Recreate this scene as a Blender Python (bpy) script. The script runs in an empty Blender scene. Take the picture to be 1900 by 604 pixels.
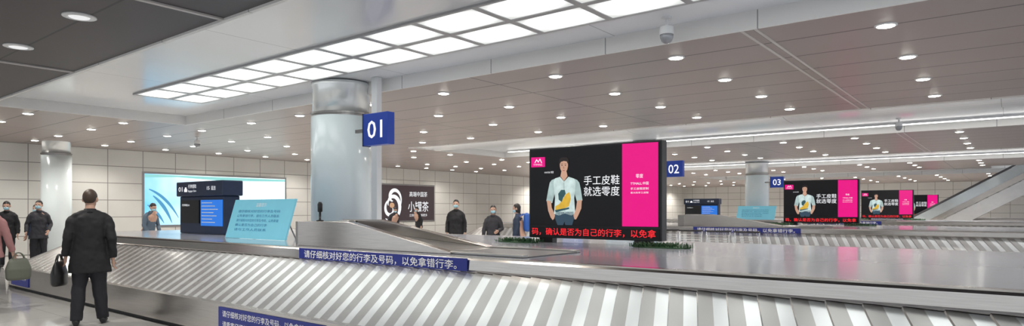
import bpy, bmesh, math, random
from mathutils import Vector, Matrix
random.seed(4)
sc=bpy.context.scene
COL=sc.collection
sc.view_settings.view_transform='Standard'
sc.view_settings.exposure=0.18

# ---------------- materials ----------------
def M(name,col,rough=.5,metal=0,em=0,noise=.05,scale=6,trans=0,bump=0,stretch=None,spec=.5):
    m=bpy.data.materials.new(name); m.use_nodes=True
    nt=m.node_tree; b=nt.nodes['Principled BSDF']
    tc=nt.nodes.new('ShaderNodeTexCoord'); n=nt.nodes.new('ShaderNodeTexNoise'); n.inputs['Scale'].default_value=scale
    mp=nt.nodes.new('ShaderNodeMapping')
    if stretch: mp.inputs['Scale'].default_value=stretch
    nt.links.new(tc.outputs['Object'],mp.inputs['Vector']); nt.links.new(mp.outputs[0],n.inputs['Vector'])
    mx=nt.nodes.new('ShaderNodeMix'); mx.data_type='RGBA'
    mx.inputs[6].default_value=tuple(max(0,x*(1-noise)) for x in col)+(1,)
    mx.inputs[7].default_value=tuple(min(1,x*(1+noise)) for x in col)+(1,)
    nt.links.new(n.outputs['Fac'],mx.inputs[0]); nt.links.new(mx.outputs[2],b.inputs['Base Color'])
    b.inputs['Roughness'].default_value=rough; b.inputs['Metallic'].default_value=metal
    b.inputs['Specular IOR Level'].default_value=spec
    if em:
        nt.links.new(mx.outputs[2],b.inputs['Emission Color']); b.inputs['Emission Strength'].default_value=em
        if .38<em<3:   # self-lit screens: dark base, colour comes from the display
            for l in list(b.inputs['Base Color'].links): nt.links.remove(l)
            b.inputs['Base Color'].default_value=(.02,.02,.02,1)
            b.inputs['Specular IOR Level'].default_value=.2
    if trans: b.inputs['Transmission Weight'].default_value=trans
    if bump:
        bp=nt.nodes.new('ShaderNodeBump'); bp.inputs['Strength'].default_value=bump; bp.inputs['Distance'].default_value=.01
        nt.links.new(n.outputs['Fac'],bp.inputs['Height']); nt.links.new(bp.outputs[0],b.inputs['Normal'])
    return m

def gridM(name,col,line,specs,rough=.4,noise=.08,scale=1.2,spec=.5,em=0):
    m=M(name,col,rough,noise=noise,scale=scale,spec=spec)
    nt=m.node_tree; b=nt.nodes['Principled BSDF']
    src=b.inputs['Base Color'].links[0].from_socket
    tc=nt.nodes.new('ShaderNodeTexCoord'); sp=nt.nodes.new('ShaderNodeSeparateXYZ')
    nt.links.new(tc.outputs['Object'],sp.inputs[0])
    prev=None
    for ax,p,w,o in specs:
        a=nt.nodes.new('ShaderNodeMath'); a.operation='ADD'; a.inputs[1].default_value=o
        nt.links.new(sp.outputs[ax],a.inputs[0])
        d=nt.nodes.new('ShaderNodeMath'); d.operation='DIVIDE'; d.inputs[1].default_value=p
        nt.links.new(a.outputs[0],d.inputs[0])
        f=nt.nodes.new('ShaderNodeMath'); f.operation='FRACT'; nt.links.new(d.outputs[0],f.inputs[0])
        l=nt.nodes.new('ShaderNodeMath'); l.operation='LESS_THAN'; l.inputs[1].default_value=w/p
        nt.links.new(f.outputs[0],l.inputs[0])
        if prev is None: prev=l.outputs[0]
        else:
            k=nt.nodes.new('ShaderNodeMath'); k.operation='MAXIMUM'
            nt.links.new(prev,k.inputs[0]); nt.links.new(l.outputs[0],k.inputs[1]); prev=k.outputs[0]
    mx=nt.nodes.new('ShaderNodeMix'); mx.data_type='RGBA'
    nt.links.new(prev,mx.inputs[0]); nt.links.new(src,mx.inputs[6]); mx.inputs[7].default_value=tuple(line)+(1,)
    nt.links.new(mx.outputs[2],b.inputs['Base Color'])
    return m

steel=M('brushed_steel',(.56,.53,.50),.22,1.0,noise=.16,scale=3,stretch=(1,12,30))
steel_d=M('steel_dark',(.36,.35,.34),.30,1.0,noise=.1,scale=4)
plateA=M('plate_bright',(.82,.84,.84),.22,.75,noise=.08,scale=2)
plateB=M('plate_shade',(.46,.45,.44),.26,.9,noise=.1,scale=2)  # lit and shaded tones of one plate metal; reflection stripes put into colour
deckM=M('deck_laminate',(.46,.47,.53),.14,.0,noise=.05,scale=1.5)
whiteM=M('white_paint',(.76,.77,.78),.30,noise=.03,scale=2)
colM=M('column_enamel',(.80,.88,.90),.15,0,noise=.03,scale=2)
capM=M('column_steel',(.80,.82,.82),.18,.4,noise=.06,scale=3)
black=M('black_plastic',(.012,.012,.014),.35)
darkbox=M('dark_navy_case',(.02,.035,.08),.35)
rubber=M('black_rubber',(.02,.02,.022),.6)
blueM=M('sign_blue',(.010,.020,.20),.4,em=.15)
blueS=M('sign_blue_lit',(.008,.035,.25),.35,em=.35)
monB=M('monitor_blue',(.02,.17,.66),.35,em=1.0)
whiteE=M('white_lettering',(.9,.92,.95),.5,em=1.0,noise=.01)
whiteL=M('white_print',(.85,.85,.85),.5,em=.1,noise=.01)
pinkE=M('screen_pink',(.74,.002,.21),.5,em=1.0,noise=.02)
redE=M('ticker_red',(1,.02,.03),.4,em=1.0,noise=.02)
scrBlack=M('screen_black',(.004,.004,.006),.45,em=.5,spec=.15)
goldE=M('print_gold',(.62,.38,.04),.5,em=1.0,noise=.25,scale=12)
skinE=M('print_skin',(.58,.34,.24),.5,em=.9,noise=.15,scale=9)
shirtE=M('print_shirt',(.52,.64,.62),.5,em=1.0,noise=.35,scale=9)
sleeveE=M('print_sleeve',(.36,.47,.46),.5,em=1.0,noise=.35,scale=9)
hairE=M('print_hair',(.03,.02,.02),.5,em=.6)
jeansE=M('print_trousers',(.03,.06,.09),.5,em=1.0)
tealE=M('print_teal',(.03,.08,.09),.5,em=1.0,noise=.3,scale=14)
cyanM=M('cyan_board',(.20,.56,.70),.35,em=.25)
cyanT=M('cyan_print',(.04,.22,.40),.5,em=.1)
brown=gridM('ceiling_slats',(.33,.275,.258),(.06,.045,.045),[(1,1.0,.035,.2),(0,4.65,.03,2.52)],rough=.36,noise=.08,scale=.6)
brownN=gridM('ceiling_slats_near_shaded',(.075,.066,.07),(.02,.02,.02),[(1,1.0,.03,.2),(0,4.65,.03,2.52)],rough=.5,noise=.1,scale=.6)  # same slats; darker colour stands in for the weaker light over this end
soffM=gridM('soffit_paint',(.82,.84,.86),(.45,.47,.5),[(0,4.2,.015,.2)],rough=.16,noise=.02)
fasM=gridM('fascia_paint',(.80,.79,.77),(.3,.3,.3),[(0,2.1,.015,.35)],rough=.35,noise=.02)
floorM=gridM('floor_tiles',(.58,.57,.56),(.36,.35,.34),[(0,.9,.008,0),(1,.9,.008,.3)],rough=.07,noise=.06)
wallM=gridM('wall_panels',(.64,.63,.60),(.24,.23,.22),[(1,1.2,.025,.2),(2,.62,.025,.0)],rough=.28,noise=.08)
wallN=gridM('wall_panels_north',(.70,.69,.66),(.30,.29,.28),[(0,1.2,.03,.2),(2,.62,.03,.0)],rough=.35,noise=.05)
lensM=M('downlight_lens',(1,.96,.88),.5,em=20,noise=.01)
stripM=M('strip_light',(1,.98,.94),.5,em=3.5,noise=.01)
lensOff=M('downlight_lens_dim',(.9,.9,.9),.5,em=.8,noise=.01)
glassM=M('balustrade_glass',(.62,.68,.71),.10,.3,trans=.2)
cladM=M('escalator_cladding',(.66,.66,.66),.25,.7,noise=.08)
leafM=M('grass_green',(.03,.10,.035),.6,noise=.4,scale=30)
skin=M('skin',(.52,.32,.24),.5)
hairB=M('hair_black',(.015,.012,.012),.5,noise=.3,scale=60)
maskM=M('face_mask_blue',(.35,.60,.72),.7)
eyeM=M('eye_dark',(.02,.015,.012),.2)

# ---------------- helpers ----------------
def link(o,parent=None):
    COL.objects.link(o)
    if parent is not None: o.parent=parent
    return o
def root(name,label,cat,loc=(0,0,0),rz=0,group=None):
    e=bpy.data.objects.new(name,None); e.empty_display_size=.2; link(e)
    e.location=loc; e.rotation_euler=(0,0,rz); e['label']=label; e['category']=cat
    if group: e['group']=group
    return e
def fin(bm,name,mats,parent=None,smooth=False,bevel=0,auto=False):
    bmesh.ops.recalc_face_normals(bm,faces=bm.faces[:])
    me=bpy.data.meshes.new(name); bm.to_mesh(me); bm.free()
    if not isinstance(mats,(list,tuple)): mats=[mats]
    for m in mats: me.materials.append(m)
    if smooth:
        for p in me.polygons: p.use_smooth=True
    o=bpy.data.objects.new(name,me); link(o,parent)
    if bevel:
        md=o.modifiers.new('bevel','BEVEL'); md.width=bevel; md.segments=2; md.limit_method='ANGLE'
    return o
def bbox(bm,x0,x1,y0,y1,z0,z1,mi=0):
    vs=[bm.verts.new(p) for p in [(x0,y0,z0),(x1,y0,z0),(x1,y1,z0),(x0,y1,z0),(x0,y0,z1),(x1,y0,z1),(x1,y1,z1),(x0,y1,z1)]]
    for f in [(0,3,2,1),(4,5,6,7),(0,1,5,4),(1,2,6,5),(2,3,7,6),(3,0,4,7)]:
        fc=bm.faces.new([vs[i] for i in f]); fc.material_index=mi
def box(name,x0,x1,y0,y1,z0,z1,mat,parent=None,bevel=0):
    bm=bmesh.new(); bbox(bm,x0,x1,y0,y1,z0,z1); return fin(bm,name,mat,parent,bevel=bevel)
def struct(o):
    o['kind']='structure'; return o
def tube(bm,pts,rad,ref=(1,0,0),seg=12,mi=0):
    pts=[Vector(p) for p in pts]; n=len(pts); rings=[]
    for i in range(n):
        t=(pts[min(i+1,n-1)]-pts[max(i-1,0)]).normalized()
        r=Vector(ref); s=r-t*r.dot(t)
        if s.length<.15:
            r=Vector((0,1,0)) if abs(t.y)<.8 else Vector((0,0,1)); s=r-t*r.dot(t)
        s.normalize(); o=t.cross(s)
        q=rad[i] if isinstance(rad,(list,)) else rad
        rx,ry=q if isinstance(q,tuple) else (q,q)
        rings.append([bm.verts.new(pts[i]+s*rx*math.cos(2*math.pi*k/seg)+o*ry*math.sin(2*math.pi*k/seg)) for k in range(seg)])
    for i in range(n-1):
        for k in range(seg):
            f=bm.faces.new((rings[i][k],rings[i][(k+1)%seg],rings[i+1][(k+1)%seg],rings[i+1][k])); f.material_index=mi
    f=bm.faces.new(rings[0][::-1]); f.material_index=mi
    f=bm.faces.new(rings[-1]); f.material_index=mi
def ell(bm,c,r,rot=None,sub=3):
    res=bmesh.ops.create_icosphere(bm,subdivisions=sub,radius=1)
    mt=Matrix.Translation(Vector(c))@(rot.to_4x4() if rot else Matrix())@Matrix.Diagonal((r[0],r[1],r[2],1))
    bmesh.ops.transform(bm,matrix=mt,verts=res['verts'])
    return res['verts']
def lathe(bm,prof,seg=40,c=(0,0),mi=0):
    rings=[]
    for r,z in prof: rings.append([bm.verts.new((c[0]+r*math.cos(2*math.pi*k/seg),c[1]+r*math.sin(2*math.pi*k/seg),z)) for k in range(seg)])
    for i in range(len(rings)-1):
        for k in range(seg):
            f=bm.faces.new((rings[i][k],rings[i][(k+1)%seg],rings[i+1][(k+1)%seg],rings[i+1][k])); f.material_index=mi
    bm.faces.new(rings[0][::-1]).material_index=mi; bm.faces.new(rings[-1]).material_index=mi
def poly(name,pts,y,mat,parent,th=.004):
    bm=bmesh.new(); a=[bm.verts.new((x,y,z)) for x,z in pts]; b=[bm.verts.new((x,y+th,z)) for x,z in pts]
    bm.faces.new(a); bm.faces.new(b[::-1]); n=len(a)
    for i in range(n): bm.faces.new((a[i],b[i],b[(i+1)%n],a[(i+1)%n]))
    return fin(bm,name,mat,parent)
def disc(cx,cz,rx,rz,n=20): return [(cx+rx*math.cos(2*math.pi*k/n),cz+rz*math.sin(2*math.pi*k/n)) for k in range(n)]
def ribbon(name,ctrl,mat,y,parent):
    L=[];Rr=[]
    n=len(ctrl)
    for i,(x,z,w) in enumerate(ctrl):
        a=ctrl[max(i-1,0)]; c=ctrl[min(i+1,n-1)]; t=Vector((c[0]-a[0],c[1]-a[1])).normalized()
        L.append((x-t.y*w,z+t.x*w)); Rr.append((x+t.y*w,z-t.x*w))
    bm=bmesh.new(); A=[bm.verts.new((x,y,z)) for x,z in L]; B=[bm.verts.new((x,y,z)) for x,z in Rr]
    for i in range(n-1): bm.faces.new((A[i],A[i+1],B[i+1],B[i]))
    return fin(bm,name,mat,parent)
def spiral(cx,cz,r0,r1,a0,a1,w,n=26):
    return [(cx+(r0+(r1-r0)*i/n)*math.cos(a0+(a1-a0)*i/n),cz+(r0+(r1-r0)*i/n)*1.15*math.sin(a0+(a1-a0)*i/n),w*math.sin(math.pi*(i+.6)/(n+1.2))+.01) for i in range(n+1)]
def text(body,size,loc,parent,mat,width=None,bold=.0,name='lettering',spacing=1.0,rx=0):
    cu=bpy.data.curves.new('t','FONT'); cu.body=body; cu.size=size; cu.offset=bold*size; cu.space_character=spacing; cu.resolution_u=2
    o=bpy.data.objects.new('t',cu); COL.objects.link(o)
    bpy.context.view_layer.update()
    dg=bpy.context.evaluated_depsgraph_get()
    me=bpy.data.meshes.new_from_object(o.evaluated_get(dg)); bpy.data.objects.remove(o)
    if len(me.vertices)==0: return None
    xs=[v.co.x for v in me.vertices]; x0,x1=min(xs),max(xs); s=(width/(x1-x0)) if width else 1
    for v in me.vertices: v.co=Vector(((v.co.x-x0)*s,0,v.co.y))
    me.materials.clear(); me.materials.append(mat)
    for p in me.polygons: p.material_index=0
    me.name=name
    ob=bpy.data.objects.new(name,me); link(ob,parent); ob.location=loc; ob.rotation_euler=(rx,0,0)
    return ob
def clone(r,loc,rz=None):
    n=r.copy(); COL.objects.link(n); n.location=loc
    if rz is not None: n.rotation_euler=(0,0,rz)
    def rec(a,b):
        for c in a.children:
            cc=c.copy(); cc.parent=b; COL.objects.link(cc); rec(c,cc)
    rec(r,n); return n

# ---------------- camera ----------------
cam=bpy.data.cameras.new('camera'); co=bpy.data.objects.new('camera',cam); link(co)
cam.sensor_width=36; cam.lens=36*1193/1900; cam.shift_y=86/1900
co.location=(0,0,1.53); co.rotation_euler=(math.radians(90),0,math.radians(37.94))
cam.clip_end=300
sc.camera=co

# ---------------- room shell ----------------
PER=13.3
ZB=3.73; ZS=3.95
struct(box('floor',-26,6,-6,62,-.1,0,floorM))
struct(box('wall_west',-26.2,-26,-6,62,0,4.2,wallM))
struct(box('wall_north',-26,6,62,62.2,0,4.2,wallN))
def ceil(x0,x1,y0,y1,z,m): struct(box('ceiling',x0,x1,y0,y1,z,z+.3 if z<3.9 else z+.08,m))
tn=[0]
def trim(x0,x1,y0,y1,z0,z1,m):
    tn[0]+=1; struct(box('trim_%d'%tn[0],x0,x1,y0,y1,z0,z1,m))
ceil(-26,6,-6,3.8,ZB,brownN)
zones=[(3.8,8.0),(15.8,21.3),(29.1,34.6),(42.4,47.9)]
browns=[(8.0,15.8),(21.3,29.1),(34.6,40.6),(47.9,62)]
for y0,y1 in zones:
    ceil(-26,-17,y0,y1,ZB,brown); ceil(-17,6,y0,y1,ZS,soffM)
    trim(-17,6,y1-.03,y1,ZB-.01,ZS,fasM)
    trim(-17,6,y0,y0+.05,ZB-.03,ZS,fasM)
    trim(-17.0,-16.96,y0+.05,y1-.03,ZB-.01,ZS,fasM)
for y0,y1 in browns: ceil(-26,6,y0,y1,ZB,brown)
ceil(-26,-.9,40.6,42.4,ZB,brown)
jm=M('joint_white',(.55,.52,.50),.4)
for y0,y1 in [(8.0,15.8),(21.3,29.1)]:
    trim(-2.66,-2.62,y0,y1,ZB-.012,ZB,jm); trim(-2.50,-2.46,y0,y1,ZB-.012,ZB,jm)
for x in (-7.2,-11.85): trim(x-.03,x+.03,-3,3.8,ZB-.02,ZB,jm)
for y in (.2,1.9): trim(-20,-5,y,y+.035,ZB-.02,ZB,jm)
# curved white bulkhead under the second soffit
bm=bmesh.new(); pr=[]
for i in range(9):
    a=math.pi/2*i/8; pr.append((15.95+1.1*(1-math.cos(a)),ZB+.0-.0+ .20*(1-math.sin(a))-.03))
A=[[bm.verts.new((x,y,z)) for y,z in pr]+[bm.verts.new((x,17.2,pr[-1][1])),bm.verts.new((x,17.2,ZS)),bm.verts.new((x,pr[0][0],ZS))] for x in (-16.9,6)]
n_=len(A[0])
for i in range(n_): bm.faces.new((A[0][i],A[0][(i+1)%n_],A[1][(i+1)%n_],A[1][i]))
bm.faces.new(A[0]); bm.faces.new(A[1][::-1])
struct(fin(bm,'trim_80',soffM))

# light panels
dm=M('panel_diffuser',(.95,1.0,.97),.5,noise=.01); nt=dm.node_tree; b=nt.nodes['Principled BSDF']
tc=nt.nodes.new('ShaderNodeTexCoord'); sp=nt.nodes.new('ShaderNodeSeparateXYZ'); nt.links.new(tc.outputs['Object'],sp.inputs[0])
def mth(op,a,bv=None):
    n=nt.nodes.new('ShaderNodeMath'); n.operation=op
    if isinstance(a,float): n.inputs[0].default_value=a
    else: nt.links.new(a,n.inputs[0])
    if bv is not None: 
        if isinstance(bv,float): n.inputs[1].default_value=bv
        else: nt.links.new(bv,n.inputs[1])
    return n.outputs[0]
ax=mth('ABSOLUTE',sp.outputs[0]); ay=mth('ABSOLUTE',sp.outputs[1])
gx=mth('POWER',mth('DIVIDE',ax,.5),3.0); gy=mth('POWER',mth('DIVIDE',ay,.36),2.0)
g=mth('MAXIMUM',mth('SUBTRACT',1.0,mth('ADD',mth('MULTIPLY',gx,.6),mth('MULTIPLY',gy,.9))),0.0)
st=mth('ADD',mth('MULTIPLY',mth('POWER',g,2.0),1.8),.55)
b.inputs['Emission Color'].default_value=(.97,1,.97,1); nt.links.new(st,b.inputs['Emission Strength'])
for l in list(b.inputs['Base Color'].links): nt.links.remove(l)
b.inputs['Base Color'].default_value=(.3,.3,.3,1)
frameM=M('panel_frame',(.42,.42,.43),.4,.2)
PX=1.05; PW=.735
bm=bmesh.new(); FW=.045
for a in [(-PX/2,PX/2,-PW/2,-PW/2+FW),(-PX/2,PX/2,PW/2-FW,PW/2),(-PX/2,-PX/2+FW,-PW/2+FW,PW/2-FW),(PX/2-FW,PX/2,-PW/2+FW,PW/2-FW)]:
    bbox(bm,a[0],a[1],a[2],a[3],-.03,0)
pf=fin(bm,'ceiling_light_panel',frameM)
pd=box('diffuser',-PX/2+FW,PX/2-FW,-PW/2+FW,PW/2-FW,-.02,-.002,dm,pf)
pf['label']='square lit ceiling panel with grey metal frame'; pf['category']='ceiling light'; pf['group']='lit ceiling panels in the white soffit'
first=True
for i in range(17):
    for j in range(2):
        x=-14.51+PX*(i+.5); y=5.72+PW*(j+.5)
        if first: pf.location=(x,y,ZS); first=False
        else: clone(pf,(x,y,ZS))
for y in (20.9,34.2):
    s_=root('strip_light','long continuous white strip light along the soffit edge','strip light',(0,y,ZS),group='strip lights along the soffits')
    box('housing',-16.5,5.5,-.10,.10,-.05,-.001,whiteM,s_); box('diffuser',-16.45,5.45,-.07,.07,-.065,-.051,stripM,s_)

# downlights
bm=bmesh.new(); lathe(bm,[(.125,0),(.125,-.012),(.10,-.018),(.095,-.006)],seg=20)
dl=fin(bm,'recessed_downlight',whiteM); bm=bmesh.new(); lathe(bm,[(.092,-.004),(.092,-.021),(.05,-.028)],seg=16); ln=fin(bm,'lens',lensM,dl)
dl['label']='small round recessed downlight, switched on'; dl['category']='downlight'; dl['group']='round downlights in the slatted ceiling'
bm=bmesh.new(); lathe(bm,[(.17,0),(.17,-.012),(.12,-.02),(.11,-.006)],seg=24)
do=fin(bm,'recessed_downlight',whiteM); bm=bmesh.new(); lathe(bm,[(.108,-.004),(.10,-.019),(.04,-.024)],seg=16); fin(bm,'lens',lensOff,do)
do['label']='wide round recessed downlight, dim'; do['category']='downlight'; do['group']='dim downlights in the near ceiling'
do.location=(-8.4,2.75,ZB); clone(do,(-10.6,2.75,ZB)); clone(do,(-5.95,2.75,ZB)); clone(do,(-13.15,2.75,ZB))
xs=[-1.2]+[v for m in range(5) for v in (-3.85-4.65*m,-5.95-4.65*m)]
rows=[8.8+2*i for i in range(4)]+[22.1+2*i for i in range(4)]+[35.4+2*i for i in range(3)]+[49,52,55,58]
rows2=[4.8,6.8,16.8,18.8]
def spotdata(e):
    sl=bpy.data.lights.new('downlight_lamp','SPOT'); sl.energy=e; sl.spot_size=math.radians(150); sl.spot_blend=.7; sl.shadow_soft_size=.07; sl.color=(1,.95,.87); return sl
slN=spotdata(165); slF=spotdata(430)
n=0
def lamp(x,y,d):
    l=bpy.data.objects.new('downlight_lamp',d); link(l); l.location=(x,y,ZB-.06)
def put(x,y):
    global n
    if n==0: dl.location=(x,y,ZB)
    else: clone(dl,(x,y,ZB))
    n+=1
for ri,y in enumerate(rows):
    for xi,x in enumerate(xs):
        put(x,y)
        if y<30:
            if (xi+ri)%2==0: lamp(x,y,slN)
        elif (xi+ri)%3==0: lamp(x,y,slF)
for ri,y in enumerate(rows2):
    for xi,x in enumerate(xs):
        if x<-17:
            put(x,y)
            if (xi+ri)%2==0: lamp(x,y,slN)
for x in (-5.95,-8.4,-10.6,-13.15): lamp(x,2.75,slN)  # added lamps to brighten the near area; the downlights here barely glow

# ---------------- carousels ----------------
X0,X1,Y0,Y1,R=-17.2,5.5,3.87,10.73,1.9
def ringpt(s,d):
    Lx=(X1-X0)-2*R; Ly=(Y1-Y0)-2*R; A=R*.7*math.pi/2
    parts=[Lx,A,Ly,A,Lx,A,Ly,A]; T=sum(parts); s%=T
    i=0
    while s>parts[i]: s-=parts[i]; i+=1
    f=s/parts[i]
    C=[(X0+R,Y0+R),(X0+R,Y1-R),(X1-R,Y1-R),(X1-R,Y0+R)]
    r=R-d
    if i==0: return (X1-R-f*Lx,Y0+d)
    if i==1: a=-math.pi/2-f*math.pi/2; return (C[0][0]+r*math.cos(a),C[0][1]+r*math.sin(a))
    if i==2: return (X0+d,Y0+R+f*Ly)
    if i==3: a=math.pi-f*math.pi/2; return (C[1][0]+r*math.cos(a),C[1][1]+r*math.sin(a))
    if i==4: return (X0+R+f*Lx,Y1-d)
    if i==5: a=math.pi/2-f*math.pi/2; return (C[2][0]+r*math.cos(a),C[2][1]+r*math.sin(a))
    if i==6: return (X1-d,Y1-R-f*Ly)
    a=-f*math.pi/2; return (C[3][0]+r*math.cos(a),C[3][1]+r*math.sin(a))
TT=2*((X1-X0)-2*R)+2*((Y1-Y0)-2*R)+4*R*.7*math.pi/2
def ringmesh(name,prof,mat,parent,N=260,cap=False,close=True):
    bm=bmesh.new(); rings=[]
    for d,z in prof:
        rings.append([bm.verts.new((*ringpt(TT*k/N,d),z)) for k in range(N)])
    m=len(prof)
    for i in range(m if close else m-1):
        for k in range(N):
            bm.faces.new((rings[i][k],rings[i][(k+1)%N],rings[(i+1)%m][(k+1)%N],rings[(i+1)%m][k]))
    if cap: bm.faces.new(rings[0][::-1]); bm.faces.new(rings[-1])
    return fin(bm,name,mat,parent)
car=root('baggage_carousel','long stainless-steel baggage carousel with slanted overlapping plates','baggage carousel',group='baggage carousels in a row')
ringmesh('side_panel',[(0,.06),(0,.40),(.02,.40),(.02,.06)],steel,car)
ringmesh('plinth',[(.05,0),(.05,.06),(.08,.06),(.08,0)],rubber,car)
ringmesh('rim',[(-.01,.40),(-.01,.42),(.09,.42),(.09,.40)],steel,car)
def bed(p_,mats,hh):
    bm=bmesh.new(); NP=int(TT/p_); W=6
    def bedpt(s,w,h):
        d=.09+(1.10-.09)*w; x,y=ringpt(s+.42*w,d)
        return (x,y,.405+(.87-.405)*w+h)
    for i in range(NP):
        s0=TT*i/NP; p=TT/NP
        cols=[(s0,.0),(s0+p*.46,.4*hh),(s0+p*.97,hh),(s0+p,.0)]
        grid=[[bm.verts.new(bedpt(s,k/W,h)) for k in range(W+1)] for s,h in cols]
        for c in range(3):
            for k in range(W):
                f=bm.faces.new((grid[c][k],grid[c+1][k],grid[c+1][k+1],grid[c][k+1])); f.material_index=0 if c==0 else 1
    return fin(bm,'conveyor_bed',mats,None)
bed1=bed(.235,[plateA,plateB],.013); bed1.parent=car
ringmesh('fascia',[(1.13,.855),(1.115,.865),(1.112,.885),(1.13,.90),(1.135,1.0),(1.145,1.02),(1.16,1.031),(1.25,1.031),(1.25,.855)],steel,car)
ringmesh('deck',[(1.2,1.0),(1.2,1.0305)],deckM,car,cap=True,close=False)
st=box('notice_strip',-7.46,-4.48,4.983,4.996,.875,1.02,blueM,car)
text('请仔细核对好您的行李及号码，以免拿错行李。',.105,(-7.34,4.978,.91),st,whiteL,width=2.72,bold=.006)
st=box('notice_sign',-7.40,-5.35,3.855,3.868,.09,.385,blueM,car)
text('请仔细核对好您的行李及号码，以免拿错行李。',.08,(-7.3,3.85,.285),st,whiteL,width=1.84,bold=.006)
text('请乘客仔细核对行李票号码',.08,(-7.3,3.85,.16),st,whiteL,width=1.1,bold=.006)
st=box('notice_sign',-15.3,-14.3,3.855,3.868,.09,.385,blueM,car)
text('请仔细核对您的行李',.09,(-15.2,3.85,.21),st,whiteL,width=.8,bold=.006)

# ---------------- LED screen ----------------
scr=root('advertising_screen','large black LED advertising screen with pink side band and red ticker','advertising screen',group='advertising screens on the carousels')
SX0,SX1,SY=-5.90,-3.70,8.0
FX1=SX1-.03
box('cabinet',SX0,SX1,SY,SY+.16,1.10,2.46,black,scr,bevel=.01)
for x in (SX0+.3,SX1-.3): box('foot',x-.12,x+.12,SY+.02,SY+.14,1.032,1.10,black,scr)
pn=box('display_panel',SX0+.03,FX1,SY-.008,SY-.001,1.29,2.43,scrBlack,scr)
def sx(u): return SX0+.03+(u-984)/(1226-984)*(FX1-SX0-.03)
def sz(u,v):
    k=(u-984)/242.; t=279+(263-279)*k; bt=414+(419-414)*k
    return 2.43-(v-t)/(bt-t)*1.14
def SP(l): return [(sx(u),sz(u,v)) for u,v in l]
yf=SY-.012
poly('pink_band',SP([(1163,266),(1224,263),(1224,418),(1163,417)]),yf,pinkE,pn,.003)
poly('logo_patch',SP([(986,291),(1015,290),(1015,308),(986,309)]),yf,pinkE,pn,.003)
ribbon('logo_mark',[(sx(994),sz(994,301),.006),(sx(998),sz(998,295),.012),(sx(1002),sz(1002,300),.006)],whiteE,yf-.004,pn)
ribbon('logo_mark',[(sx(1001),sz(1001,300),.006),(sx(1005),sz(1005,294),.012),(sx(1009),sz(1009,301),.006)],whiteE,yf-.005,pn)
text('TTMALL',.035,(sx(991),yf-.003,sz(991,306)),pn,whiteE,width=.17)
poly('trousers_picture',SP([(1037,390),(1073,390),(1074,402),(1070,414.5),(1057,414.5),(1055,408),(1052,414.5),(1041,414.5),(1036,402)]),yf-.001,jeansE,pn,.003)
poly('forearm_picture',SP([(1019,369),(1028,371),(1029,382),(1034,392),(1036,397),(1034,403),(1031,405),(1027,400),(1022,388)]),yf-.003,skinE,pn,.003)
poly('forearm_picture',SP([(1080,370),(1089,368),(1088,384),(1082,397),(1078,404),(1075,404),(1073,397),(1078,384)]),yf-.003,skinE,pn,.003)
poly('sleeve_picture',SP([(1037,329),(1029,332),(1025,337),(1022,350),(1018,370),(1023,374),(1030,374),(1034,360),(1037,350)]),yf,sleeveE,pn,.003)
poly('sleeve_picture',SP([(1073,329),(1080,332),(1084,337),(1087,350),(1090,369),(1086,373),(1080,373),(1076,360),(1073,350)]),yf,sleeveE,pn,.003)
poly('shirt_picture',SP([(1046,326),(1036,329),(1033,336),(1034,350),(1036,365),(1034,394),(1044,397),(1056,393),(1068,397),(1076,394),(1074,365),(1076,350),(1077,336),(1073,329),(1063,326),(1054,335)]),yf-.001,shirtE,pn,.003)
ribbon('shirt_placket_picture',SP([(1054,334)])[0:0] or [(sx(1054),sz(1054,336),.008),(sx(1055),sz(1055,365),.009),(sx(1056),sz(1056,393),.006)],sleeveE,yf-.0035,pn)
poly('neck_picture',SP([(1049,316),(1059,316),(1061,325),(1054,334),(1047,325)]),yf-.002,skinE,pn,.003)
poly('face_picture',SP([(1046,300),(1046,307),(1047.5,313),(1051,318),(1054,319.5),(1057,318),(1060.5,313),(1062,307),(1062,300),(1058,295),(1050,295)]),yf-.004,skinE,pn,.003)
poly('hair_picture',SP([(1045,307),(1044,299),(1046,293),(1052,289.5),(1060,290.5),(1064,295),(1063.5,306),(1062,302),(1060,298),(1054,297),(1048,299),(1046,303)]),yf-.008,hairE,pn,.003)
poly('mouth_picture',SP([(1051.5,314),(1056.5,314),(1055.5,315.3),(1052.5,315.3)]),yf-.008,M('print_lip',(.35,.10,.09),.5,em=.8),pn,.003)
poly('nose_picture',SP([(1053.5,306),(1055.5,311),(1052.8,311)]),yf-.008,M('print_skin_shade',(.42,.22,.15),.5,em=.8),pn,.003)
for u in (1050.5,1057.5): 
    poly('eye_picture',[(sx(u)+x,sz(u,305)+z) for x,z in disc(0,0,.012,.006,8)],yf-.008,hairE,pn,.003)
    poly('eyebrow_picture',[(sx(u)-.018,sz(u,302.6)),(sx(u)+.018,sz(u,302.6)),(sx(u)+.016,sz(u,302.0)),(sx(u)-.016,sz(u,302.0))],yf-.008,hairE,pn,.003)
poly('shoe_picture',SP([(1037,380),(1045,376),(1053,366),(1058,358),(1065,354),(1068,366),(1064,380),(1050,386),(1037,387)]),yf-.006,goldE,pn,.003)
poly('shoe_sole_picture',SP([(1036,387),(1064,382),(1065,385),(1038,391)]),yf-.007,tealE,pn,.003)
poly('shoe_picture',SP([(1043,357),(1049,350),(1056,350),(1058,357),(1053,364),(1050,372),(1044,368)]),yf-.008,tealE,pn,.003)
text('手工皮鞋',.145,(sx(1093),yf-.003,sz(1093,340)),pn,whiteE,width=.58)
text('就选零度',.145,(sx(1093),yf-.003,sz(1093,360)),pn,whiteE,width=.58)
text('WINTER 零度',.035,(sx(1014),yf-.003,sz(1014,320)),pn,whiteE,width=.17)
text('零度',.06,(sx(1187),yf-.007,sz(1187,328)),pn,whiteE,width=.11)
text('TTMALL.中国',.045,(sx(1178),yf-.007,sz(1178,341)),pn,whiteE,width=.27)
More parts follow.
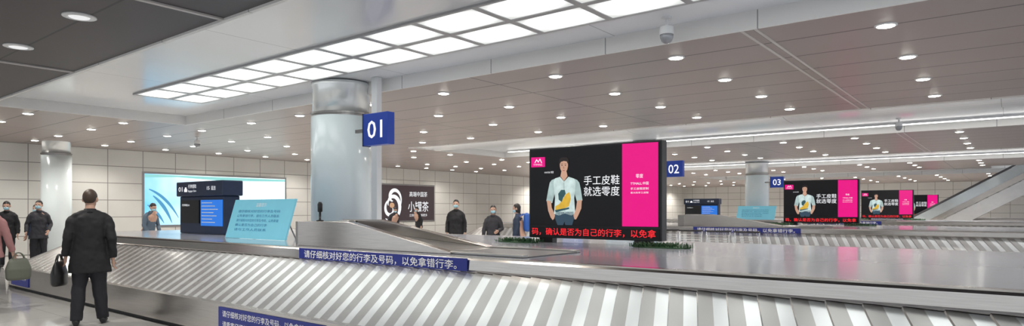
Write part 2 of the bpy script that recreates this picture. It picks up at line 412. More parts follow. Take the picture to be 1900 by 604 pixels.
text('手工皮鞋定制',.035,(sx(1178),yf-.007,sz(1178,350)),pn,whiteE,width=.27)
text('意大利手工皮鞋',.028,(sx(1178),yf-.007,sz(1178,357)),pn,whiteE,width=.27)
tk=box('ticker_strip',SX0+.03,FX1,SY-.008,SY-.001,1.13,1.265,scrBlack,scr)
text('码，确认是否为自己的行李，以免拿',.115,(SX0+.06,yf,1.155),tk,redE,width=2.06,bold=.006)

# ---------------- information box ----------------
inf=root('information_cabinet','dark navy flight information cabinet with header sign and blue monitor','information display',group='information cabinets on the carousels')
bx0,bx1,by=-13.95,-12.08,6.4
box('cabinet_body',bx0,bx1-.05,by+.03,by+.36,1.032,1.80,darkbox,inf,bevel=.02)
hd=box('header_box',bx0-.04,bx1,by-.03,by+.40,1.80,2.10,darkbox,inf,bevel=.02)
text('01',.14,(bx0+.08,by-.035,1.90),hd,whiteE,width=.17)
text('行李提取',.085,(bx0+.50,by-.035,1.97),hd,whiteE,width=.34)
text('Baggage Claim',.055,(bx0+.50,by-.035,1.89),hd,whiteE,width=.34)
text('15',.10,(bx0+1.28,by-.035,1.92),hd,whiteE,width=.10)
text('延吉',.09,(bx0+1.45,by-.035,1.92),hd,whiteE,width=.17)
poly('bag_pictogram',[(bx0+.33,1.89),(bx0+.45,1.89),(bx0+.45,1.95),(bx0+.42,1.95),(bx0+.42,1.985),(bx0+.36,1.985),(bx0+.36,1.95),(bx0+.33,1.95)],by-.036,whiteE,hd)
p1=box('monitor',bx0+.06,bx0+.86,by+.012,by+.028,1.25,1.72,black,inf)
text('行李转盘 01',.05,(bx0+.14,by+.008,1.6),p1,whiteE,width=.32)
p2=box('monitor',bx0+.93,bx1-.09,by+.012,by+.028,1.20,1.72,monB,inf)
for i in range(7): poly('text_row',[(bx0+.98,1.67-.065*i),(bx0+.98+.7*(.6+.4*((i*37)%5)/5),1.67-.065*i),(bx0+.98+.7*(.6+.4*((i*37)%5)/5),1.655-.065*i),(bx0+.98,1.655-.065*i)],by+.006,whiteL,p2)

# ---------------- cyan notice board ----------------
cy=root('notice_board','light blue leaning notice board with printed text','notice board',group='light blue notice boards on the carousels')
def obl(name,pts,mat,parent,th=.03):
    bm=bmesh.new(); a=[bm.verts.new(p) for p in pts]; b=[bm.verts.new((p[0],p[1]+th,p[2])) for p in pts]
    bm.faces.new(a); bm.faces.new(b[::-1])
    for i in range(4): bm.faces.new((a[i],b[i],b[(i+1)%4],a[(i+1)%4]))
    return fin(bm,name,mat,parent)
cx0,cx1=-11.0,-9.15
bd=obl('board',[(cx0,5.85,1.035),(cx1,5.85,1.035),(cx1+.05,6.02,1.70),(cx0+.05,6.02,1.70)],cyanM,cy)
tilt=-math.atan2(.17,.665)
def by_(z): return 5.85+(z-1.035)*.2556-.008
text('温馨提示',.075,(cx0+.78,by_(1.58),1.58),bd,whiteL,width=.32,rx=tilt)
for i,s in enumerate(['请仔细核对好您的行李及号码','以免拿错行李，请与工作人员联系','请仔细核对好您的行李及号码，以免拿错','确认是否为自己的行李','请与工作人员联系']):
    z=1.48-.078*i
    text(s,.052,(cx0+.25,by_(z),z),bd,cyanT,width=1.3-.3*(i>2),rx=tilt)
for x in (cx0+.3,cx1-.3):
    bm=bmesh.new(); tube(bm,[(x,6.02,1.5),(x,6.25,1.036)],.012,seg=8); fin(bm,'prop_leg',steel_d,cy)

# ---------------- baggage chute ----------------
ch=root('baggage_chute','stainless-steel chute walls feeding bags onto the carousel deck','baggage chute',group='chutes on the carousels')
def wallp(name,pts,y0,y1,mat,parent,bevel=.006):
    bm=bmesh.new(); a=[bm.verts.new((x,y0,z)) for x,z in pts]; b=[bm.verts.new((x,y1,z)) for x,z in pts]
    bm.faces.new(a); bm.faces.new(b[::-1]); n=len(a)
    for i in range(n): bm.faces.new((a[i],b[i],b[(i+1)%n],a[(i+1)%n]))
    return fin(bm,name,mat,parent,bevel=bevel)
D=1.032
wallp('side_wall',[(-7.85,D),(-4.95,D),(-4.95,D+.02),(-6.75,1.37),(-7.85,1.37)],5.22,5.34,steel,ch)
wallp('side_wall',[(-8.25,D),(-5.3,D),(-5.3,D+.03),(-7.4,1.38),(-8.25,1.38)],6.28,6.40,steel,ch)
wallp('back_wall',[(-8.1,D),(-7.9,D),(-7.9,1.36),(-8.1,1.36)],5.35,6.27,steel_d,ch)
wallp('sloped_belt',[(-7.88,D),(-5.2,D),(-5.2,D+.012),(-7.88,1.22)],5.36,6.26,steel_d,ch)
wallp('curb',[(-5.0,D),(-3.95,D),(-3.95,D+.03),(-5.0,D+.03)],5.26,5.34,steel_d,ch)
wallp('curb',[(-5.28,D),(-3.95,D),(-3.95,D+.03),(-5.28,D+.03)],6.28,6.36,steel_d,ch)
wallp('receiving_plate',[(-5.18,D),(-3.95,D),(-3.95,D+.012),(-5.18,D+.012)],5.36,6.26,M('plate_grey',(.25,.25,.26),.3,.6),ch)
sn=root('sensor_post','small black sensor on a post above the chute','sensor',(-7.42,5.28,1.371))
bm=bmesh.new(); lathe(bm,[(.05,0),(.05,.012),(.015,.02),(.015,.12),(.032,.13),(.034,.23),(.02,.26)],seg=16); fin(bm,'sensor_housing',black,sn,smooth=True)
# ---------------- grass ----------------
def grass(loc,w):
    g=root('grass_clump','low clump of green artificial grass at the screen base','artificial grass',loc,group='grass clumps by the advertising screens')
    bm=bmesh.new()
    for i in range(420):
        x=random.gauss(0,w*.27); x=max(-w/2,min(w/2,x)); y=random.uniform(-.13,.13); a=random.uniform(0,6.28); h=random.uniform(.03,.08); l=random.uniform(.02,.08)
        p=Vector((x,y,.005)); tip=p+Vector((math.cos(a)*l,math.sin(a)*l,h)); s=Vector((-math.sin(a),math.cos(a),0))*.007
        m=(p+tip)/2+Vector((0,0,.015))
        v=[bm.verts.new(q) for q in (p-s,p+s,m+s*.8,tip,m-s*.8)]
        bm.faces.new(v)
    fin(bm,'grass_blades',leafM,g)
    bm=bmesh.new(); lathe(bm,[(.5,0),(.49,.012),(.3,.02)],seg=24)
    for v in bm.verts: v.co.x*=w; v.co.y*=.3
    fin(bm,'grass_mat',leafM,g)
    return g
g1=grass((-5.95,7.78,D),.75); g2=grass((-3.62,7.80,D),.8)

# ---------------- columns ----------------
def column(x,y,z0,r,label):
    c=root('column',label,'column',(x,y,0),group='round columns')
    bm=bmesh.new(); lathe(bm,[(r,z0+.12),(r,3.28)],seg=48); fin(bm,'shaft',colM,c,smooth=False)
    for p in c.children[0].data.polygons: p.use_smooth=len(p.vertices)==4
    bm=bmesh.new(); lathe(bm,[(r+.02,z0),(r+.02,z0+.12)],seg=48); fin(bm,'base_ring',steel,c)
    bm=bmesh.new(); lathe(bm,[(r-.01,3.28),(r-.01,3.31),(r+.012,3.312),(r+.012,3.35),(r-.04,3.36)],seg=48); fin(bm,'band',steel_d,c)
    bm=bmesh.new(); lathe(bm,[(r-.03,3.36),(r-.03,3.80),(r,3.86),(r,3.925)],seg=48); o=fin(bm,'capital',capM,c)
    for p in o.data.polygons: p.use_smooth=len(p.vertices)==4
    return c
column(-10.2,7.75,D,.57,'thick round light blue enamelled column rising from the carousel deck')
column(-10.3,21.05,D,.52,'thick round pale column rising from a carousel deck')
column(-10.45,34.0,D,.58,'thick round pale column rising from a carousel deck')
column(-24.6,7.4,0,.42,'round white column near the tiled wall')
du=root('service_duct','narrow pale rectangular duct standing beside the column','duct',(-9.22,7.78,0))
box('duct_body',-.08,.08,-.06,.06,D,3.949,whiteM,du,bevel=.01); box('duct_collar',-.11,.11,-.09,.09,D,D+.08,steel,du)

def numsign(t,x,y):
    s=root('number_sign','blue box sign with white number %s'%t,'number sign',(x,y,0),group='blue carousel number signs')
    p=box('sign_box',-.31,.31,-.06,.10,2.62,3.16,blueS,s,bevel=.008)
    text(t,.42,(-.19,-.066,2.74),p,whiteE,width=.38,bold=.008)
    box('edge_trim',-.325,-.312,-.065,.105,2.61,3.17,darkbox,s)
    box('bracket',-.60,-.31,.0,.05,2.86,2.92,steel_d,s)
numsign('01',-8.50,7.2)
numsign('02',-8.98,20.4)
numsign('03',-9.28,33.4)

for k in (1,2,3):
    o=PER*k
    clone(car,(0,o,0)); clone(scr,(0,[13.95,27.5,40.3][k-1],0))
    if k<3:
        clone(inf,(0,o,0)); clone(cy,(0,o,0)); clone(ch,(0,o,0)); clone(g1,(-5.95,7.78+[13.95,27.5][k-1],D)); clone(g2,(-3.62,7.8+[13.95,27.5][k-1],D))

# dome cameras
bm=bmesh.new(); lathe(bm,[(.06,0),(.06,-.02),(.02,-.03),(.02,-.10),(.085,-.12),(.09,-.20),(.088,-.22)],seg=24)
dc=fin(bm,'dome_camera',whiteM,smooth=False); dc['label']='white pendant dome security camera under the soffit'; dc['category']='security camera'; dc['group']='dome cameras'
bm=bmesh.new(); lathe(bm,[(.085,-.22),(.082,-.26),(.065,-.30),(.035,-.325),(.01,-.33)],seg=24); fin(bm,'dome',M('smoked_dome',(.35,.36,.38),.1,.3),dc,smooth=True)
dc.location=(-3.45,7.6,ZS); clone(dc,(-2.4,19.8,ZS)); clone(dc,(-19.5,9.5,ZB))

# ---------------- wall billboards ----------------
b1=root('wall_billboard','wide backlit billboard with blue sky landscape picture','billboard',(-25.98,10.66,0),math.pi/2)
W1=5.95
gm=bpy.data.materials.new('billboard_sky'); gm.use_nodes=True; nt=gm.node_tree; b=nt.nodes['Principled BSDF']
tc=nt.nodes.new('ShaderNodeTexCoord'); sp=nt.nodes.new('ShaderNodeSeparateXYZ'); nt.links.new(tc.outputs['Object'],sp.inputs[0])
nz=nt.nodes.new('ShaderNodeTexNoise'); nz.inputs['Scale'].default_value=.9; nt.links.new(tc.outputs['Object'],nz.inputs['Vector'])
mr=nt.nodes.new('ShaderNodeMath'); mr.operation='MULTIPLY_ADD'; mr.inputs[1].default_value=.15; mr.inputs[2].default_value=-.02
nt.links.new(sp.outputs[0],mr.inputs[0]); ad=nt.nodes.new('ShaderNodeMath'); ad.operation='MULTIPLY_ADD'; ad.inputs[1].default_value=.5
nt.links.new(nz.outputs['Fac'],ad.inputs[0]); nt.links.new(mr.outputs[0],ad.inputs[2])
cr=nt.nodes.new('ShaderNodeValToRGB'); e=cr.color_ramp.elements; e[0].position=.15; e[0].color=(.10,.48,.80,1); e[1].position=.62; e[1].color=(.72,.90,.92,1)
nt.links.new(ad.outputs[0],cr.inputs[0]); nt.links.new(cr.outputs[0],b.inputs['Emission Color']); b.inputs['Emission Strength'].default_value=1.3
b.inputs['Base Color'].default_value=(.05,.05,.05,1)
box('frame',-.08,W1+.08,0,.03,.85,2.97,steel_d,b1)
p=box('picture_panel',0,W1,-.02,-.001,.93,2.89,gm,b1)
dk=M('print_blue_stroke',(.08,.34,.60),.5,em=.9); gr=M('print_green',(.25,.60,.58),.5,em=1.1)
for a,bq,c,w in [((.15,2.3),(.8,2.05),(1.25,1.2),.05),((.3,2.05),(.75,1.7),(1.0,1.0),.06),((.1,1.7),(.5,1.4),(.7,1.0),.05)]:
    ct=[((1-t)**2*a[0]+2*t*(1-t)*bq[0]+t*t*c[0],(1-t)**2*a[1]+2*t*(1-t)*bq[1]+t*t*c[1],w*math.sin(math.pi*(t*.9+.08))+.005) for t in [i/14 for i in range(15)]]
    ribbon('brush_stroke',ct,dk,-.026,p)
poly('hill_picture',[(1.7,.95),(2.3,1.25),(3.1,1.15),(4.0,1.3),(5.0,1.1),(5.9,1.2),(5.9,.95)],-.026,gr,p)
poly('wave_picture',[(0,2.86),(W1,2.86),(W1,2.78),(3,2.72),(1.2,2.8),(0,2.74)],-.026,gr,p)
text('大美长白山',.3,(3.7,-.027,1.9),p,whiteE,width=1.7)
b2=root('wall_billboard','dark backlit tea advertisement with white characters','billboard',(-25.98,22.1,0),math.pi/2)
box('frame',-.06,4.06,0,.03,.85,2.9,steel_d,b2)
p=box('picture_panel',0,4.0,-.02,-.001,.93,2.82,M('print_darkbrown',(.05,.03,.035),.4,em=.8),b2)
ribbon('swirl_picture',spiral(.85,1.75,.75,.25,-2.2,3.2,.10),whiteE,-.026,p)
ribbon('swirl_picture',spiral(.95,2.1,.6,.10,-.6,4.4,.09),whiteE,-.028,p)
ribbon('swirl_picture',spiral(.75,1.55,.45,.15,1.5,6.6,.08),whiteE,-.030,p)
poly('cup_picture',disc(.85,1.75,.17,.14),-.031,M('print_rose',(.6,.35,.2),.5,em=.9),p)
text('小罐茶',.62,(2.0,-.026,1.45),p,whiteE,width=1.55)
text('高端中国茶',.3,(2.1,-.026,2.25),p,whiteE,width=1.35)
text('立刻扫码了解更多',.16,(2.1,-.026,1.15),p,whiteE,width=1.35)

# ---------------- escalator ----------------
es=root('escalator','stainless escalator with glass balustrade and dark handrails','escalator',(0,0,0))
ang=math.radians(31)
def ez(x): return max(0,(x+4.6)*math.tan(ang))
def epoly(name,y0,y1,lo,hi,x0,x1,mat):
    pts=[(x0,ez(x0)+lo),(-4.6,max(lo,0.0)),(x1,ez(x1)+lo),(x1,ez(x1)+hi),(-4.6,hi),(x0,ez(x0)+hi)]
    return wallp(name,pts,y0,y1,mat,es,bevel=0)
EY=(40.8,42.6)
hrM=M('handrail_dark',(.08,.08,.09),.3,.2)
for y in EY:
    epoly('skirt',y,y+.12,.02,.34,-5.8,1.6,steel)
    epoly('balustrade',y+.04,y+.07,.34,.88,-5.8,1.6,glassM)
    bm=bmesh.new(); tube(bm,[(-5.9,y+.055,.75),(-5.95,y+.055,.9),(-5.8,y+.055,.95),(-4.6,y+.055,.95),(1.6,y+.055,.95+ez(1.6))],.05,ref=(0,1,0),seg=10); fin(bm,'handrail',hrM,es)
bm=bmesh.new()
for i in range(13):
    x=-4.6+i*.45; z=ez(x); bbox(bm,x,x+.45,EY[0]+.13,EY[1]-.01,max(0.001,z-.1),z+.2)
fin(bm,'steps',steel_d,es)
wallp('truss',[(-4.6,0.0),(-3.3,0.0),(1.6,ez(1.6)-.75),(1.6,ez(1.6)-.02),(-4.6,.001)],EY[0],EY[1]+.12,cladM,es,bevel=0)

# ---------------- luggage trolleys ----------------
tr=root('luggage_trolley','chrome luggage trolley with push handle','luggage trolley',group='luggage trolleys beside the carousels')
chrome=M('chrome',(.75,.76,.78),.18,1.0)
bm=bmesh.new()
for s in (-.27,.27):
    tube(bm,[(s*.6,-.55,.12),(s,.25,.20),(s,.40,.55),(s,.50,1.0)],.015,seg=8)
    tube(bm,[(s,.35,.45),(s*.9,.0,.18)],.012,seg=8)
for y,z in ((-.4,.14),(-.15,.165),(.1,.19)): tube(bm,[(-.22,y,z),(.22,y,z)],.01,seg=6)
for z in (.35,.45): tube(bm,[(-.27,.36,z),(.27,.36,z)],.01,seg=6)
fin(bm,'frame',chrome,tr)
bm=bmesh.new(); tube(bm,[(-.29,.5,1.0),(.29,.5,1.0)],.022,seg=10); fin(bm,'push_handle',rubber,tr)
bm=bmesh.new()
for z in (.72,.78,.84,.9): tube(bm,[(-.25,.46,z),(.25,.46,z)],.008,seg=6)
tube(bm,[(-.25,.43,.70),(-.25,.47,.92)],.01,seg=6); tube(bm,[(.25,.43,.70),(.25,.47,.92)],.01,seg=6)
fin(bm,'basket',chrome,tr)
for p_ in ((-.2,-.5),(.2,-.5),(0,.30)):
    bm=bmesh.new(); tube(bm,[(p_[0]-.02,p_[1],.06),(p_[0]+.02,p_[1],.06)],.06,seg=16,ref=(0,1,0)); fin(bm,'wheel',rubber,tr)
tr.location=(-7.6,15.2,0); tr.rotation_euler=(0,0,.3)
for i,(x,y,a) in enumerate([(-6.9,15.1,.3),(-6.2,15.0,.35),(-5.5,14.9,.3),(-4.8,14.8,.25)]): clone(tr,(x,y,0),a)
for i in range(7): clone(tr,(-9.2+.75*i,26.6+.1*(i%2),0),.2)
for i in range(6): clone(tr,(-9.6+.8*i,28.4+.1*(i%2),0),2.8)

# ---------------- people ----------------
foldT=bpy.data.textures.new('folds','CLOUDS'); foldT.noise_scale=.10; foldT.noise_depth=1
def bake(bm,name,mats,parent,voxel=.012,smooth=4,folds=0):
    me=bpy.data.meshes.new(name); bmesh.ops.recalc_face_normals(bm,faces=bm.faces[:]); bm.to_mesh(me); bm.free()
    o=bpy.data.objects.new('tmp',me); COL.objects.link(o)
    r=o.modifiers.new('r','REMESH'); r.mode='VOXEL'; r.voxel_size=voxel
    s=o.modifiers.new('s','SMOOTH'); s.iterations=smooth; s.factor=.5
    if folds:
        d=o.modifiers.new('d','DISPLACE'); d.texture=foldT; d.strength=folds; d.mid_level=.5
        s=o.modifiers.new('s2','SMOOTH'); s.iterations=1; s.factor=.5
    bpy.context.view_layer.update()
    dg=bpy.context.evaluated_depsgraph_get()
    m2=bpy.data.meshes.new_from_object(o.evaluated_get(dg)); bpy.data.objects.remove(o)
    m2.materials.clear(); m2.materials.append(mats)
    for p in m2.polygons: p.material_index=0; p.use_smooth=True
    m2.name=name
    ob=bpy.data.objects.new(name,m2); link(ob,parent); return ob

def hand(bm,w,d,side,pn,curl=.5):
    w=Vector(w); d=Vector(d).normalized(); side=Vector(side); side=(side-d*side.dot(d)).normalized(); pn=d.cross(side)*pn
    tube(bm,[w-d*.02,w+d*.02,w+d*.055,w+d*.095],[(.026,.022),(.034,.019),(.043,.018),(.040,.014)],ref=side,seg=12)
    for i,L in enumerate([.070,.080,.075,.058]):
        o=(1.5-i)*.0215
        b=w+d*.09+side*o
        d1=(d+pn*curl*.5).normalized(); d2=(d+pn*curl*1.3).normalized(); d3=(d*.6+pn*curl*1.9).normalized()
        p1=b+d1*L*.45; p2=p1+d2*L*.32; p3=p2+d3*L*.25
        tube(bm,[b-d*.015,b,p1,p2,p3],[.0095,.0098,.0092,.0085,.007],ref=side,seg=8)
    b=w+d*.025+side*.028
    tube(bm,[b,b+d*.03+side*.022+pn*.008,b+d*.058+side*.030+pn*.02,b+d*.08+side*.03+pn*.03],[.013,.012,.0105,.008],ref=pn,seg=8)

def person(label,loc,face,H=1.75,arms=None,legs=None,lean=0,yaw=0,pitch=0,coat=None,trous=None,coatlen=.78,mask=True,hair='short',wide=1.0,voxel=.009,shoe=None,hairmat=None,hem=1.0,tw=1.0):
    P=root('person',label,'person',(loc[0],loc[1],0),math.atan2(face[0],-face[1]))
    k=H/1.75
    arms=arms or {1:((.235,.03,1.13),(.24,-.05,.88)),-1:((-.235,.03,1.13),(-.24,-.05,.88))}
    legs=legs or {1:((.10,-.01,.49),(.11,.0,.09)),-1:((-.10,-.01,.49),(-.11,.0,.09))}
    Lm=Matrix.Translation((0,0,.94))@Matrix.Rotation(lean,4,'X')@Matrix.Translation((0,0,-.94))
    Hm=Lm@Matrix.Translation((0,.01,1.5))@Matrix.Rotation(yaw,4,'Z')@Matrix.Rotation(pitch,4,'X')@Matrix.Translation((0,-.01,-1.5))
    def U(p): return Lm@Vector(p)
    def sc_(bm):
        for v in bm.verts: v.co*=k
    def headx(bm,vs): 
        for v in vs: v.co=Hm@v.co
    bm=bmesh.new()
    tube(bm,[U((0,0,.88)),U((0,0,1.0)),U((0,0,1.12)),U((0,0,1.28)),U((0,.01,1.40)),U((0,.015,1.46))],[(.15,.10),(.14,.095),(.13,.09),(.15,.10),(.15,.085),(.08,.07)])
    tube(bm,[U((0,.02,1.42)),Hm@Vector((0,.008,1.57))],[.062,.055])
    old=set(bm.verts)
    ell(bm,(0,-.002,1.648),(.074,.092,.108)); ell(bm,(0,-.035,1.585),(.056,.058,.062)); ell(bm,(0,-.06,1.552),(.03,.03,.022))
    tube(bm,[(0,-.085,1.655),(0,-.105,1.625),(0,-.108,1.612)],[.009,.013,.014])
    for s in (1,-1):
        ell(bm,(s*.080,.008,1.632),(.013,.02,.034),sub=2)
        ell(bm,(s*.033,-.086,1.668),(.022,.008,.006),sub=2)
        ell(bm,(s*.040,-.070,1.615),(.02,.018,.018),sub=2)
    ell(bm,(0,-.093,1.583),(.024,.01,.006),sub=2); ell(bm,(0,-.091,1.573),(.02,.01,.006),sub=2)
    headx(bm,[v for v in bm.verts if v not in old])
    for s in (1,-1):
        e_,w_=arms[s]; sh=U((s*.165,.01,1.385)); e_=U(e_); w_=U(w_)
        tube(bm,[U((s*.1,.01,1.38)),sh,(sh*.5+e_*.5),e_,(e_*.5+w_*.5),w_],[.045,.045,.042,.038,.036,.026])
        d=(w_-e_).normalized(); hand(bm,w_,d,Vector((0,-1,0)) if abs(d.y)<.7 else Vector((0,0,1)),-s if abs(d.y)<.7 else s,curl=.55)
        kn,an=legs[s]; kn=Vector(kn); an=Vector(an); hp=Vector((s*.09,0,.90))
        tube(bm,[hp,(hp*.5+kn*.5),kn,(kn*.6+an*.4),an],[.085,.072,.052,.05,.035])
        tube(bm,[an+Vector((0,.03,-.03)),an+Vector((0,-.05,-.045)),an+Vector((0,-.15,-.06))],[(.03,.03),(.035,.028),(.035,.015)])
    sc_(bm); bake(bm,'body',skin,P,voxel=min(voxel,.008),smooth=2)
    bm=bmesh.new(); vs=ell(bm,(0,.014,1.668),(.082,.097,.104),sub=4)
    for v in vs:
        x,y,z=v.co
        if z<1.70 and y<-.03: v.co.y=-.03+ (y+.03)*.05
        if z<1.665 and y<.03 and hair=='short': v.co.x*=.84
        if hair!='short' and z<1.62: v.co.z=1.62-(1.62-z)*3.0; v.co.x=x*1.05
        elif z<1.58: v.co.z=1.58
    headx(bm,bm.verts); sc_(bm)
    fin(bm,'hair',hairmat or hairB,P,smooth=True)
    for s in (1,-1):
        bm=bmesh.new(); ell(bm,(s*.032,-.0835,1.648),(.013,.008,.007),sub=2); headx(bm,bm.verts); sc_(bm); fin(bm,'eye',eyeM,P,smooth=True)
    if mask:
        bm=bmesh.new(); vs=ell(bm,(0,-.052,1.592),(.064,.068,.052),sub=3)
        for v in vs:
            if v.co.y>-.035: v.co.y=-.035+(v.co.y+.035)*.1
        for s in (1,-1): tube(bm,[(s*.058,-.05,1.61),(s*.078,.0,1.635)],.003,seg=6)
        headx(bm,bm.verts); sc_(bm); fin(bm,'face_mask',maskM,P,smooth=True)
    W=wide
    bm=bmesh.new()
    hz=coatlen
    tube(bm,[Vector((0,.0,hz)),Vector((0,0,(hz+.95)/2)),U((0,0,.98)),U((0,0,1.12)),U((0,0,1.25)),U((0,.01,1.34)),U((0,.015,1.40)),U((0,.015,1.45)),U((0,.012,1.50))],
      [(.205*W*hem,.155),(.195*W*hem,.145),(.178*W,.13),(.168*W,.125),(.182*W,.132),(.185*W,.122),(.160*W,.105),(.10,.082),(.070,.070)],seg=24)
    for s in (1,-1):
        e_,w_=arms[s]; sh=U((s*.172*W,.01,1.362)); e_=U(e_); w_=U(w_)
        tube(bm,[U((s*.05,.015,1.455)),U((s*.12*W,.013,1.415)),sh+Vector((s*.02,0,-.01))],[(.055,.055),(.062,.058),(.05,.055)])
        ell(bm,sh,(.064,.068,.062))
        tube(bm,[sh,(sh*.65+e_*.35),e_,(e_*.5+w_*.5),w_*.97+e_*.03],[.066,.064,.056,.051,.046],seg=16)
        ell(bm,e_,(.056,.056,.056),sub=2)
    sc_(bm); bake(bm,'coat',coat,P,voxel=.010,smooth=9,folds=.024)
    bm=bmesh.new(); tube(bm,[U((0,.012,1.455)),U((0,.008,1.512))],[.084,.067],seg=20); sc_(bm); fin(bm,'collar',coat,P,smooth=True)
    bm=bmesh.new()
    tube(bm,[(0,0,.80),(0,0,.9),U((0,0,1.0))],[(.14,.11),(.155,.115),(.145,.105)])
    for s in (1,-1):
        kn,an=legs[s]; kn=Vector(kn); an=Vector(an); hp=Vector((s*.085,0,.86))
        tube(bm,[hp,(hp*.5+kn*.5),kn,(kn*.5+an*.5),an+Vector((0,0,-.025))],[.096*tw,.088*tw,.074*tw,.069*tw,.064*tw])
    sc_(bm); bake(bm,'trousers',trous,P,voxel=.011,smooth=3,folds=.018)
    for s in (1,-1):
        an=Vector(legs[s][1]); zb=an.z-.09
        bm=bmesh.new()
        tube(bm,[(an.x,an.y+.075,zb+.04),(an.x,an.y+.05,zb+.045),(an.x,an.y-.03,zb+.055),(an.x+s*.01,an.y-.12,zb+.035),(an.x+s*.01,an.y-.19,zb+.022)],[(.025,.03),(.038,.042),(.043,.05),(.046,.033),(.03,.018)],seg=14)
        tube(bm,[(an.x,an.y+.02,zb+.05),(an.x,an.y+.02,zb+.11)],.046)
        for v in bm.verts: v.co.z=max(v.co.z,zb+.001)
        sc_(bm); bake(bm,'shoe',shoe or rubber,P,voxel=.008,smooth=2)
    return P,k

coalM=M('coat_black',(.010,.010,.013),.75,noise=.4,scale=12,bump=.3)
navyM=M('coat_navy',(.02,.035,.07),.75,noise=.3)
greyM=M('jacket_charcoal',(.03,.03,.038),.7,noise=.3)
trM=M('trousers_dark',(.016,.016,.022),.75,noise=.3)
pinkC=M('coat_dusty_pink',(.36,.18,.18),.8,noise=.15)
slate=M('jacket_slate',(.09,.13,.18),.75,noise=.2)
hairBr=M('hair_brown',(.05,.03,.02),.5,noise=.3,scale=60)
fdir=(-.93,.36)
man,k=person('person in a long black coat standing by the carousel',(-9.70,3.30),fdir,1.78,
  arms={1:((.245,.05,1.13),(.265,-.02,.90)),-1:((-.245,.08,1.12),(-.255,.02,.86))},
  legs={1:((.12,-.02,.50),(.15,.05,.09)),-1:((-.10,-.03,.50),(-.14,-.06,.09))},
  coat=coalM,trous=trM,coatlen=.68,mask=False,wide=1.14,voxel=.006,yaw=-.25,hairmat=hairBr,hem=1.05,tw=1.13)
def bag(name,label,cat,owner_rz,loc,size,mat,straph,two=True):
    B=root(name,label,cat,loc,owner_rz)
    w,d,h=size
    bm=bmesh.new()
    tube(bm,[(0,0,0),(0,0,h*.1),(0,0,h*.5),(0,0,h*.85),(0,0,h)],[(w*.42,d*.40),(w*.5,d*.5),(w*.52,d*.52),(w*.42,d*.3),(w*.34,d*.12)],seg=24)
    bake(bm,'bag_body',mat,B,voxel=.009,smooth=6)
    for y in ((-d*.15,d*.15) if two else (0,)):
        bm=bmesh.new(); pts=[(-w*.25,y,h*.85)]+[(-w*.25*math.cos(a),y*.6*(1-math.sin(a)*.6),h*.85+straph*math.sin(a)) for a in [math.pi*i/10 for i in range(1,10)]]+[(w*.25,y,h*.85)]
        tube(bm,pts,.009,ref=(0,1,0),seg=8); fin(bm,'strap',mat,B,smooth=True)
    bm=bmesh.new(); tube(bm,[(-w*.3,0,h*.985),(w*.3,0,h*.985)],.006,seg=6); fin(bm,'zipper',steel_d,B)
    return B
rz=man.rotation_euler[2]
def loc_of(P,p): 
    return Matrix.Translation(P.location)@Matrix.Rotation(P.rotation_euler[2],4,'Z')@Vector(p)
q=loc_of(man,(.335*k,-.05*k,.53))
bag('shoulder_bag','black leather shoulder bag held by a strap','bag',rz+math.pi/2*.8,q,(.34,.15,.32),M('bag_leather',(.012,.012,.013),.35),.14)
pk,k2=person('person in a dusty pink coat and dark trousers carrying a bag',(-12.47,2.84),(-.8,.6),1.72,
  arms={1:((.27,.02,1.12),(.28,-.05,.88)),-1:((-.27,-.02,1.12),(-.30,-.10,.88))},
  legs={1:((.09,-.06,.50),(.10,-.12,.09)),-1:((-.09,.0,.49),(-.10,.16,.09))},coat=pinkC,trous=trM,coatlen=.80,wide=1.1,mask=True)
q=loc_of(pk,(-.36*k2,-.15*k2,.42))
bag('handbag','olive grey handbag carried by two handles','bag',pk.rotation_euler[2]+.9,q,(.36,.18,.34),M('bag_olive',(.13,.14,.11),.5),.14)
person('person in a black jacket and blue mask walking by the carousel',(-19.9,5.6),(.85,-.25),1.75,coat=greyM,trous=trM,
  arms={1:((.25,.0,1.14),(.20,-.18,.98)),-1:((-.25,.03,1.14),(-.26,-.10,.95))},yaw=-.3)
person('person in a dark jacket and mask, head bent',(-21.0,5.2),(.9,-.4),1.74,coat=coalM,trous=trM,pitch=.25)
person('person in a dark coat and mask standing among waiting travellers',(-20.6,5.75),(.7,-.7),1.66,coat=navyM,trous=trM,pitch=.15)
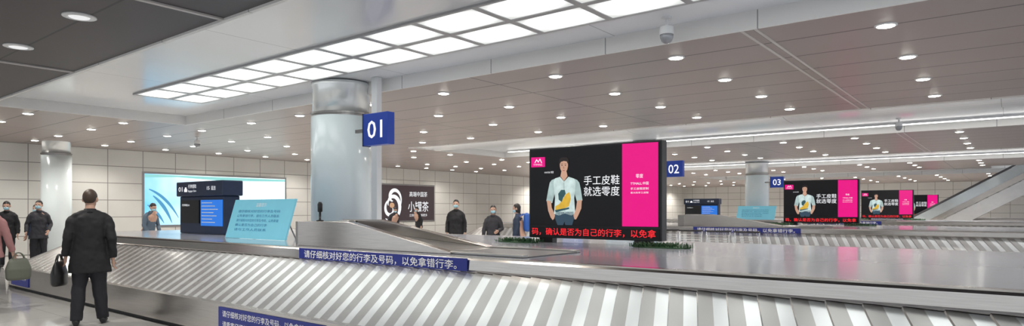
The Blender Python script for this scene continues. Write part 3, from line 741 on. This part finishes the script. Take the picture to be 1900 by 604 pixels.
person('person in a slate jacket and mask leaning over beside the carousel',(-19.6,8.15),(.9,.3),1.72,coat=slate,trous=trM,lean=.22,pitch=.15,
  arms={1:((.24,-.06,1.12),(.20,-.22,.93)),-1:((-.24,-.06,1.12),(-.20,-.22,.93))})
person('person in black bending forward near the tea billboard',(-21.3,18.9),(.8,-.3),1.66,coat=greyM,trous=trM,lean=.4)
person('person in a dark jacket standing near the tea billboard',(-20.4,19.6),(-.2,-.9),1.64,coat=coalM,trous=trM,lean=.2)
person('person in a black jacket and blue mask facing the carousel',(-11.9,12.8),(.55,-.8),1.78,coat=coalM,trous=trM)
person('person with bobbed hair in a black coat and mask',(-10.1,12.2),(.6,-.8),1.62,coat=greyM,trous=trM,hair='long',
  arms={1:((.24,-.03,1.14),(.14,-.22,1.08)),-1:((-.24,.0,1.13),(-.26,-.06,.90))})
P,k4=person('person in a navy jacket with a backpack, turned sideways',(-9.45,12.35),(-.85,-.4),1.66,coat=navyM,trous=trM,hair='long',pitch=.2)
q=loc_of(P,(0,.20,1.0))
B=root('backpack','bright blue backpack worn on the back','backpack',q,P.rotation_euler[2])
bm=bmesh.new(); tube(bm,[(0,.02,0),(0,.03,.05),(0,.04,.25),(0,.02,.40),(0,.0,.44)],[(.12,.06),(.15,.09),(.15,.10),(.12,.07),(.06,.03)],seg=20)
bmat=M('backpack_blue',(.02,.10,.42),.6); bake(bm,'backpack_body',bmat,B,voxel=.012,smooth=5)
for s in (-1,1):
    bm=bmesh.new(); tube(bm,[(s*.08,.0,.40),(s*.10,-.06,.42),(s*.10,-.14,.36)],.012,seg=8); fin(bm,'shoulder_strap',bmat,B)
bm=bmesh.new(); tube(bm,[(0,.13,.05),(0,.14,.13),(0,.13,.20)],[(.09,.02),(.10,.03),(.09,.02)],seg=16); fin(bm,'pocket',navyM,B,smooth=True)

# ---------------- world ----------------
w=bpy.data.worlds.new('world'); sc.world=w; w.use_nodes=True
bg=w.node_tree.nodes['Background']; bg.inputs[0].default_value=(.90,.95,1,1); bg.inputs[1].default_value=.85
